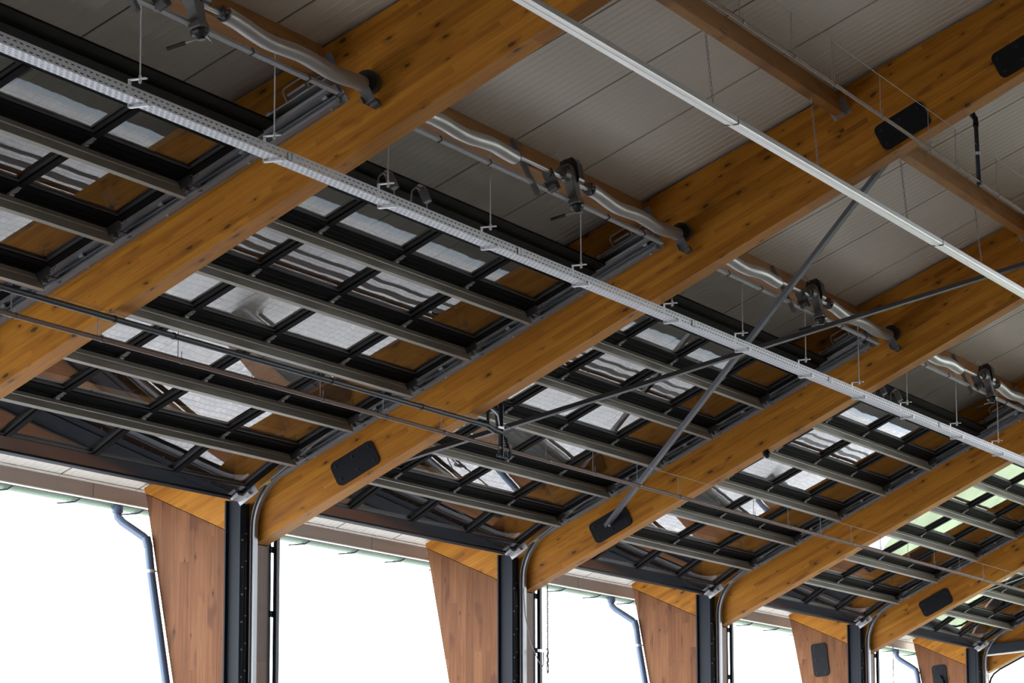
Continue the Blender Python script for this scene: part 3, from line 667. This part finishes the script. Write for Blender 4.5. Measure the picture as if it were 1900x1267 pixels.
# ------------------------------------------------------------------ perforated cable tray with hangers
def tray():
    WN, WF, ZB, ZT = 8.352, 8.452, 3.856, 3.908; xa, xb = 9.5, 44.0
    t = thing('cable_tray', WP(xa, 8.4, ZB), 'long perforated zinc cable tray hanging below the rafters on thin rods', 'cable tray')
    def perforated(o, eu, ev, L, Wd, rows, pitch, sl, sh):
        """sheet in plane eu (length), ev (width) with staggered slots"""
        b = MB(); n = int(L / pitch); rh = Wd / rows
        for r in range(rows):
            v0 = r * rh; v1 = v0 + rh; a_ = v0 + (rh - sh) / 2; c_ = a_ + sh
            q = lambda u, v: o + eu * u + ev * v
            b.add([q(0, v0), q(L, v0), q(L, a_), q(0, a_)], [(0, 1, 2, 3)]); b.add([q(0, c_), q(L, c_), q(L, v1), q(0, v1)], [(0, 1, 2, 3)])
            off = (pitch / 2 if r % 2 else 0)
            for k in range(n):
                u0 = k * pitch + off + sl; u1 = (k + 1) * pitch + off
                b.add([q(u0, a_), q(u1, a_), q(u1, c_), q(u0, c_)], [(0, 1, 2, 3)])
        return b
    L = xb - xa; O = WP(xa, WN, ZB); Zv = Vector((0, 0, 1)); Wv = Vector((0, 1, 0))
    b = perforated(O, XV, Zv, L, ZT - ZB, 2, .0575, .030, .0058); b2 = perforated(O + Wv * (WF - WN), XV, Zv, L, ZT - ZB, 2, .0575, .030, .0058)
    b.add(b2.v, b2.f)
    b.box((xa, WN - .004, ZT + ZO - .003), (xb, WN + .002, ZT + ZO + .003)); b.box((xa, WF - .002, ZT + ZO - .003), (xb, WF + .004, ZT + ZO + .003))
    part('tray_side', b, MTRAY, t)
    b = perforated(O, XV, Wv, L, WF - WN, 5, .0575, .032, .006); part('tray_bottom', b, MTRAY, t)
    x = 15.16 - 3.13 * 2
    while x < xb:
        b = MB()
        if x > xa: b.box((x - .045, WN - .006, ZB + .006 + ZO), (x + .045, WN - .002, ZT - .006 + ZO)); b.box((x - .002, WN - .008, ZB + ZO), (x + .002, WN, ZT + ZO)); part('splice_plate', b, MTRAY, t)
        x += 3.13
    return t
tray()
rx = [13.598, 15.044, 16.463, 17.929, 19.406, 21.101, 22.59, 24.073, 25.458, 26.828, 28.38, 29.8, 31.25]
names = ['first', 'second', 'third', 'fourth', 'fifth', 'sixth', 'seventh', 'eighth', 'ninth', 'tenth', 'eleventh', 'twelfth', 'thirteenth']
for k, x in enumerate(rx):
    top = 4.556
    for i in range(0, 7):
        if -.01 < x - (X0 + i * BAY) < .21: top = EZ + (EW - 8.4) * math.tan(aB)
    t = thing('tray_hanger', WP(x, 8.4, top), 'thin rod with zinc bracket holding the cable tray, %s from the left' % names[k], 'tray hanger', 'tray hangers')
    b = MB(); b.tube([WP(x, 8.4, 3.965), WP(x, 8.4, top)], .0045, 8); b.tube([WP(x, 8.4, 3.97), WP(x, 8.4, 3.985)], .009, 6, smooth=False); b.tube([WP(x, 8.4, 4.0), WP(x, 8.4, 4.008)], .009, 6, smooth=False)
    (b.box((x - .012, 8.385, 4.552 + ZO), (x + .012, 8.50, 4.558 + ZO)) if top == 4.556 else None); part('threaded_rod', b, MGALV2, t)
    b = MB(); z = 3.987
    def bx(w0, w1, z0, z1): b.box((x - .012, w0, z0 + ZO), (x + .012, w1, z1 + ZO))
    bx(8.36, 8.468, z, z + .008); bx(8.460, 8.468, 3.838, z); bx(8.345, 8.468, 3.838, 3.848); bx(8.340, 8.346, 3.838, 3.868)
    part('c_bracket', b, MGALV2, t, bevel=.002)

# ------------------------------------------------------------------ linear luminaire on chains
def luminaire():
    xa, xb, wv, z0 = 8.0, 43.0, 6.945, 4.652
    t = thing('linear_luminaire', WP(xa, wv, z0), 'long unlit aluminium linear luminaire hanging on chains, upper right', 'luminaire')
    pt = [(-.043, .042), (-.046, .038), (-.046, .008), (.046, .008), (.046, .038), (.043, .042)]
    b = MB(); b.prism(pt, WP(0, wv, z0), Vector((0, 1, 0)), Vector((0, 0, 1)), XV, xa, xb); part('housing', b, MALU, t)
    pt = [(-.045, .009), (-.042, .002), (-.012, .0), (-.010, -.004), (.010, -.004), (.012, .0), (.042, .002), (.045, .009)]
    b = MB(); b.prism(pt, WP(0, wv, z0), Vector((0, 1, 0)), Vector((0, 0, 1)), XV, xa, xb); part('lens', b, MLENS, t)
    for x in (14.0, 18.53, 23.06, 27.6, 32.1, 36.6): b = MB(); b.prism([(-.048, .044), (-.048, -.005), (.048, -.005), (.048, .044)], WP(0, wv, z0), Vector((0, 1, 0)), Vector((0, 0, 1)), XV, x, x + .006); part('joint_band', b, MMOTOR, t)
luminaire()
def chain(x, label):
    zt = roofz(7.04) - .212 * math.cos(aR) - .012; zb = 4.69; wv = 7.04 - .212 * math.sin(aR) + .04
    t = thing('hanging_chain', WP(x, wv, zt), label, 'chain', 'luminaire chains')
    b = MB(); b.tube([WP(x, wv, zt + .02), WP(x, wv, zt - .005), WP(x + .01, wv, zt - .02), WP(x, wv, zt - .035), WP(x - .01, wv, zt - .025)], .0035, 8); part('hook', b, MGALV2, t)
    b = MB(); n = 17; pit_ = (zt - .03 - zb) / n
    for k in range(n):
        zc = zt - .03 - (k + .5) * pit_; wk = wv + (6.945 - wv) * (k + .5) / n; e = XV if k % 2 else Vector((0, 1, 0)); c = WP(x, wk, zc)
        pts = [c + e * (.0075 * math.cos(a_)) + Vector((0, 0, 1)) * (pit_ * .64 * math.sin(a_)) for a_ in [2 * math.pi * j / 8 for j in range(9)]]
        b.tube(pts, .0023, 5, caps=False)
    part('chain_links', b, MGALV, t)
for x, lab in ((18.2, 'left one of the short chains holding the luminaire to the purlin'), (20.25, 'chain holding the luminaire, just left of the second rafter'),
               (22.3, 'chain holding the luminaire, right of the second rafter beside the steep brace'), (24.3, 'chain holding the luminaire, near the right edge of the picture')):
    chain(x, lab)

# ------------------------------------------------------------------ thin pipes on tensioned wires
def pipe_run(name, wv, zp, zw, r, xa, xb, rods, m, label, cat):
    t = thing(name, WP(xa, wv, zp), label, cat)
    b = MB(); b.tube([WP(xa, wv, zp), WP(xb, wv, zp)], r, 10); part('pipe', b, m, t)
    if rods:
        b = MB(); b.tube([WP(xa, wv, zw), WP(xb, wv, zw)], .0022, 6); part('wire', b, MCABLE, t)
        for x in rods:
            b = MB(); b.tube([WP(x, wv, zw), WP(x, wv, zp)], .0028, 6); b.tube([WP(x + .045, wv, zp + r), WP(x + .045, wv, zp + r + .045)], .0028, 6); part('rod', b, MCABLE, t)
            b = MB(); b.tube([WP(x + .035, wv, zp), WP(x + .055, wv, zp)], r + .003, 12); part('clip', b, MMOTOR, t)
    return t
ra = [16.75, 17.66, 18.43, 19.42, 20.5, 21.16, 22.22, 23.2, 24.2, 25.2]
pipe_run('brown_pipe', 6.22, 4.833, 5.108, .0125, 9, 33, ra, MCOPPER, 'thin brown pipe hung from a wire at the upper right, above the luminaire', 'pipe')
rb_ = [13.9, 14.8] + [15.72 + .945 * k for k in range(28)]
pipe_run('brown_pipe', 9.98, 3.04, 3.222, .0165, 9, 42.5, rb_, MCOPPER, 'thin brown pipe hung from a wire, running across the lower part of all the rafters', 'pipe')
t = pipe_run('dark_pipe', 9.98, 3.185, 3.22, .0205, 9, 21.24, None, MNAVY, 'dark pipe at the left, just above the lower brown pipe', 'pipe')
for x in (13.8, 15.9, 16.6, 18.7, 20.1): b = MB(); b.tube([WP(x, 9.98, 3.185), WP(x + .012, 9.98, 3.185)], .0235, 12); part('coupling', b, MBLACK, t)
# riser assembly at the end of the dark pipe
x = 21.49; t = thing('pipe_riser', WP(x, 9.98, 3.0), 'dark vertical pipe assembly with clamp, elbow and hoses beside the second rafter', 'pipe')
b = MB(); b.tube([WP(x, 9.98, 2.98), WP(x, 9.98, 3.37)], .021, 14); b.tube([WP(x, 9.98, 3.36), WP(x, 10.0, 3.40), WP(x - .05, 10.03, 3.41)], .024, 12); part('riser', b, MNAVY, t)
b = MB(); b.tube([WP(x - .25, 9.98, 3.185), WP(x - .13, 9.98, 3.165), WP(x, 9.98, 3.16)], .022, 12); b.tube([WP(x, 9.98, 3.16), WP(x + .07, 9.98, 3.13), WP(x + .11, 9.98, 3.08), WP(x + .15, 9.98, 3.0)], .018, 12)
for k in range(7): q = WP(x + .075 + .012 * k, 9.98, 3.125 - .018 * k); b.tube([q, q + Vector((.004, 0, -.006))], .022, 12)
part('elbow', b, MNAVY, t)
b = MB(); b.box((x - .24, 9.97, 3.19 + ZO), (x - .225, 9.99, 3.30 + ZO)); b.tube([WP(x - .23, 9.98, 3.30), WP(x - .16, 9.98, 3.325), WP(x - .10, 9.98, 3.31), WP(x - .07, 9.98, 3.26), WP(x - .05, 9.98, 3.19)], .016, 10); part('hose', b, MBLACK, t)
b = MB(); b.tube([WP(x - .22, 9.965, 3.315), WP(x - .15, 9.96, 3.30), WP(x - .10, 9.96, 3.28), WP(x - .075, 9.96, 3.21)], .006, 8); b.tube([WP(x, 9.98, 3.185), WP(x, 9.98, 3.21)], .026, 14); b.box((x - .10, 9.955, 3.185 + ZO), (x, 9.965, 3.20 + ZO)); part('clamp', b, MGALV2, t)
for k in range(4):
    b = MB(); q = WP(x - .06 + .062 * k, 9.975, 3.0 - .004); pts = [q + Vector((.0, 0, 0)) + XV * (.024 * math.cos(a_)) + Vector((0, 0, 1)) * (.026 * math.sin(a_)) for a_ in [math.radians(200 + 20 * j) for j in range(12)]]
    b.tube(pts, .008, 8); part('pipe_hook', b, MNAVY, t)
# riser at the upper right
x = 21.74; t = thing('pipe_riser', WP(x, 6.22, 4.83), 'black vertical pipe with a shiny clamp dropping to the upper brown pipe', 'pipe')
b = MB(); b.tube([WP(x, 6.22, 4.82), WP(x - .04, 6.22, 5.27)], .0165, 14); part('riser', b, MNAVY, t)
b = MB(); b.tube([WP(x - .04, 6.22, 5.26), WP(x - .05, 6.22, 5.30), WP(x - .12, 6.24, 5.335), WP(x - .20, 6.27, 5.35)], .021, 12); b.tube([WP(x - .10, 6.22, 5.31), WP(x - .14, 6.23, 5.36)], .02, 12); b.tube([WP(x - .045, 6.22, 5.24), WP(x - .04, 6.22, 5.27)], .022, 12); part('elbow', b, MBLACK, t)
b = MB(); b.tube([WP(x - .02, 6.22, 5.03), WP(x - .02, 6.22, 5.055)], .021, 14); b.box((x - .075, 6.21, 5.035 + ZO), (x - .03, 6.22, 5.045 + ZO)); part('clamp', b, MGALV2, t)
b = MB(); b.tube([WP(x - .045, 6.22, 4.84), WP(x - .02, 6.22, 4.81), WP(x + .03, 6.22, 4.81), WP(x + .05, 6.22, 4.84)], .012, 10); part('pipe_hook', b, MBLACK, t)

# ------------------------------------------------------------------ eaves: fascia, gutter, downpipes
def eaves():
    xa, xb = 8.0, 44.2
    b = MB(); b.box((xa, 12.93, 2.690 + ZO), (xb, 12.95, 2.81 + ZO)); tag(obj('trim_5', b, MFASCIA), kind='structure')
    b = MB(); b.box((xa, 12.865, 2.802 + ZO), (xb, 12.95, 2.808 + ZO)); b.box((xa, 12.925, 2.681 + ZO), (xb, 12.98, 2.690 + ZO)); tag(obj('trim_6', b, MPALE), kind='structure')
    b = MB()
    for k in range(40):
        x = 18.0 + 2.35 * k
        if x < xb: b.box((x, 12.9285, 2.691 + ZO), (x + .006, 12.932, 2.802 + ZO))
    tag(obj('trim_7', b, MMOTOR), kind='structure')
    t = thing('roof_gutter', WP(xa, 13.05, 2.66), 'pale green half-round gutter with dark brackets along the eaves', 'gutter')
    prof = []
    for k in range(13): a_ = math.pi + math.pi * k / 12; prof.append((13.09 + .080 * math.cos(a_), 2.725 + .070 * math.sin(a_)))
    for k in range(12, -1, -1): a_ = math.pi + math.pi * k / 12; prof.append((13.09 + .076 * math.cos(a_), 2.725 + .066 * math.sin(a_)))
    b = MB(); b.prism([(p[0] - 13.05, p[1]) for p in prof], WP(0, 13.05, 0), Vector((0, 1, 0)), Vector((0, 0, 1)), XV, xa, xb, smooth=True); part('trough', b, MGREEN, t)
    b = MB(); b.box((xa, 12.985, 2.676 + ZO), (xb, 12.995, 2.692 + ZO)); part('edge_strip', b, MNAVY, t)
    x = 19.35
    while x < xb:
        c = MB(); c.tube([WP(x, 12.985, 2.684), WP(x, 13.05, 2.652), WP(x, 13.21, 2.650)], .007, 6); part('gutter_bracket', c, MNAVY, t); x += .93
    for n_, i in ((0, 1), (1, 3), (2, 5)):
        xc = X0 + i * BAY; xp = xc - .03 if i == 1 else xc - .03
        t = thing('downpipe', WP(xp, 13.05, 2.66), 'blue-grey downpipe with a swan neck beside the %s column' % {1: 'leftmost', 3: 'third', 5: 'rightmost'}[i], 'downpipe', 'downpipes')
        P = [WP(xp, 13.03, 2.68), WP(xp, 13.03, 2.62), WP(xp + .0, 13.02, 2.585), WP(xp, 12.98, 2.545), WP(xp, 12.79, 2.425), WP(xp, 12.755, 2.395), WP(xp, 12.74, 2.34), WP(xp, 12.715, 2.15), WP(xp, 12.51, 1.0), WP(xp, 12.20, -.98)]
        b = MB(); b.tube(P, .034, 16); part('pipe', b, MBLUE, t)
        b = MB(); b.tube([WP(xp, 13.03, 2.62), WP(xp, 13.03, 2.68)], .046, 16); b.tube([P[5] + Vector((0, .008, .02)), P[6]], .037, 16); part('socket', b, MBLUE, t)
        for q in (Vector(P[7]),): b = MB(); b.tube([q + Vector((0, 0, -.012)), q + Vector((0, 0, .012))], .038, 16); b.tube([q, q + Vector((.03, -.04, 0))], .006, 8)
        part('clamp', b, MGALV2, t)
eaves()

# ------------------------------------------------------------------ small things
# hand chain by the third rafter, with its wall holder
def hand_chain(x, wv, zt, zb, knots, label, nm='rope_pull'):
    t = thing(nm, WP(x, wv, zt), label, 'rope')
    b = MB(); n = 60; pts = [WP(x + .002 * math.sin(k), wv, zt + (zb + .12 - zt) * k / n) for k in range(n + 1)]
    b.tube(pts, [.006 + .0015 * (k % 2) for k in range(n + 1)], 8)
    if knots:
        for k in range(4): z = zb + .12 + .035 * k; b.tube([WP(x + .012 * (-1) ** k, wv, z), WP(x - .012 * (-1) ** k, wv, z - .03)], .010, 8)
        pts = [WP(x + .016 * math.sin(a_), wv, zb + .045 - .045 * math.cos(a_)) for a_ in [2 * math.pi * j / 14 for j in range(15)]]; b.tube(pts, .006, 8)
    part('rope', b, MCABLE, t)
    if knots:
        b = MB(); b.box((x - .20, wv - .01, 1.775 + ZO), (x - .06, wv + .012, 1.80 + ZO)); b.box((x - .07, wv - .004, 1.79 + ZO), (x + .01, wv + .004, 1.80 + ZO)); part('holder', b, MALU, t)
    return t
hand_chain(26.12, 11.66, 2.40, 1.59, True, 'knotted pull rope hanging below the third rafter beside the second column')
hand_chain(36.1, 11.55, 2.44, -.2, False, 'thin plain pull rope hanging below the fifth rafter')
t = thing('hanging_cable', WP(25.8, 11.72, 2.3), 'dark cable looping down beside the second column', 'cable')
b = MB(); pts = [WP(25.80, 11.76, 2.35), WP(25.81, 11.745, 2.1), WP(25.84, 11.70, 1.85), WP(25.90, 11.66, 1.70), WP(25.97, 11.65, 1.64), WP(26.03, 11.66, 1.67), WP(26.07, 11.68, 1.78)]
b.tube(pts, .0055, 8); part('cable', b, MCABLE, t)
# sensor below the third rafter
q = Bm(X0 + 2 * BAY + .05, 2.62, -.02); t = thing('motion_sensor', q, 'small dark motion sensor on the underside of the third rafter', 'sensor')
b = MB(); b.tube([q + NB * .02, q - NB * .02], [.03, .035], 12); b.tube([q - NB * .02, q - NB * .04 + XV * -.03], .018, 10); part('housing', b, MBLACK, t)
# end transom and curved conduit on the last rafter
xe = X0 + 5 * BAY - .03
b = MB(); b.hexa([WP(xe - .06, 11.71, 2.585), WP(xe + .02, 11.71, 2.585), WP(xe + .02, 2, 3.42), WP(xe - .06, 2, 3.42), WP(xe - .06, 11.71, 2.705), WP(xe + .02, 11.71, 2.705), WP(xe + .02, 2, 3.56), WP(xe - .06, 2, 3.56)])
t = obj('steel_transom', b, MNAVY, loc=WP(xe, 11, 2.6)); tag(t, 'dark navy steel transom against the last rafter at the lower right edge', 'beam')
b = MB(); b.tube([WP(xe - .05, 11.74, 2.565), WP(xe - .05, 2, 3.40)], .014, 8); part('pale_bar', b, MPALE, t, label='pale grey bar')
t = thing('curved_conduit', WP(xe, 11.75, 2.2), 'dark curved conduit following the underside of the last rafter', 'pipe')
xu = X0 + 5 * BAY + .09
b = MB(); pts = [WP(xu, 11.765, 1.9), WP(xu, 11.765, 2.18), WP(xu, 11.745, 2.26), WP(xu, 11.70, 2.325)] + [WP(xu, 11.62 - .1 * k, EZ + (EW - 11.62 + .1 * k) * .5 - .035) for k in range(14)]; b.tube(pts, .014, 10); part('conduit', b, MNAVY, t)
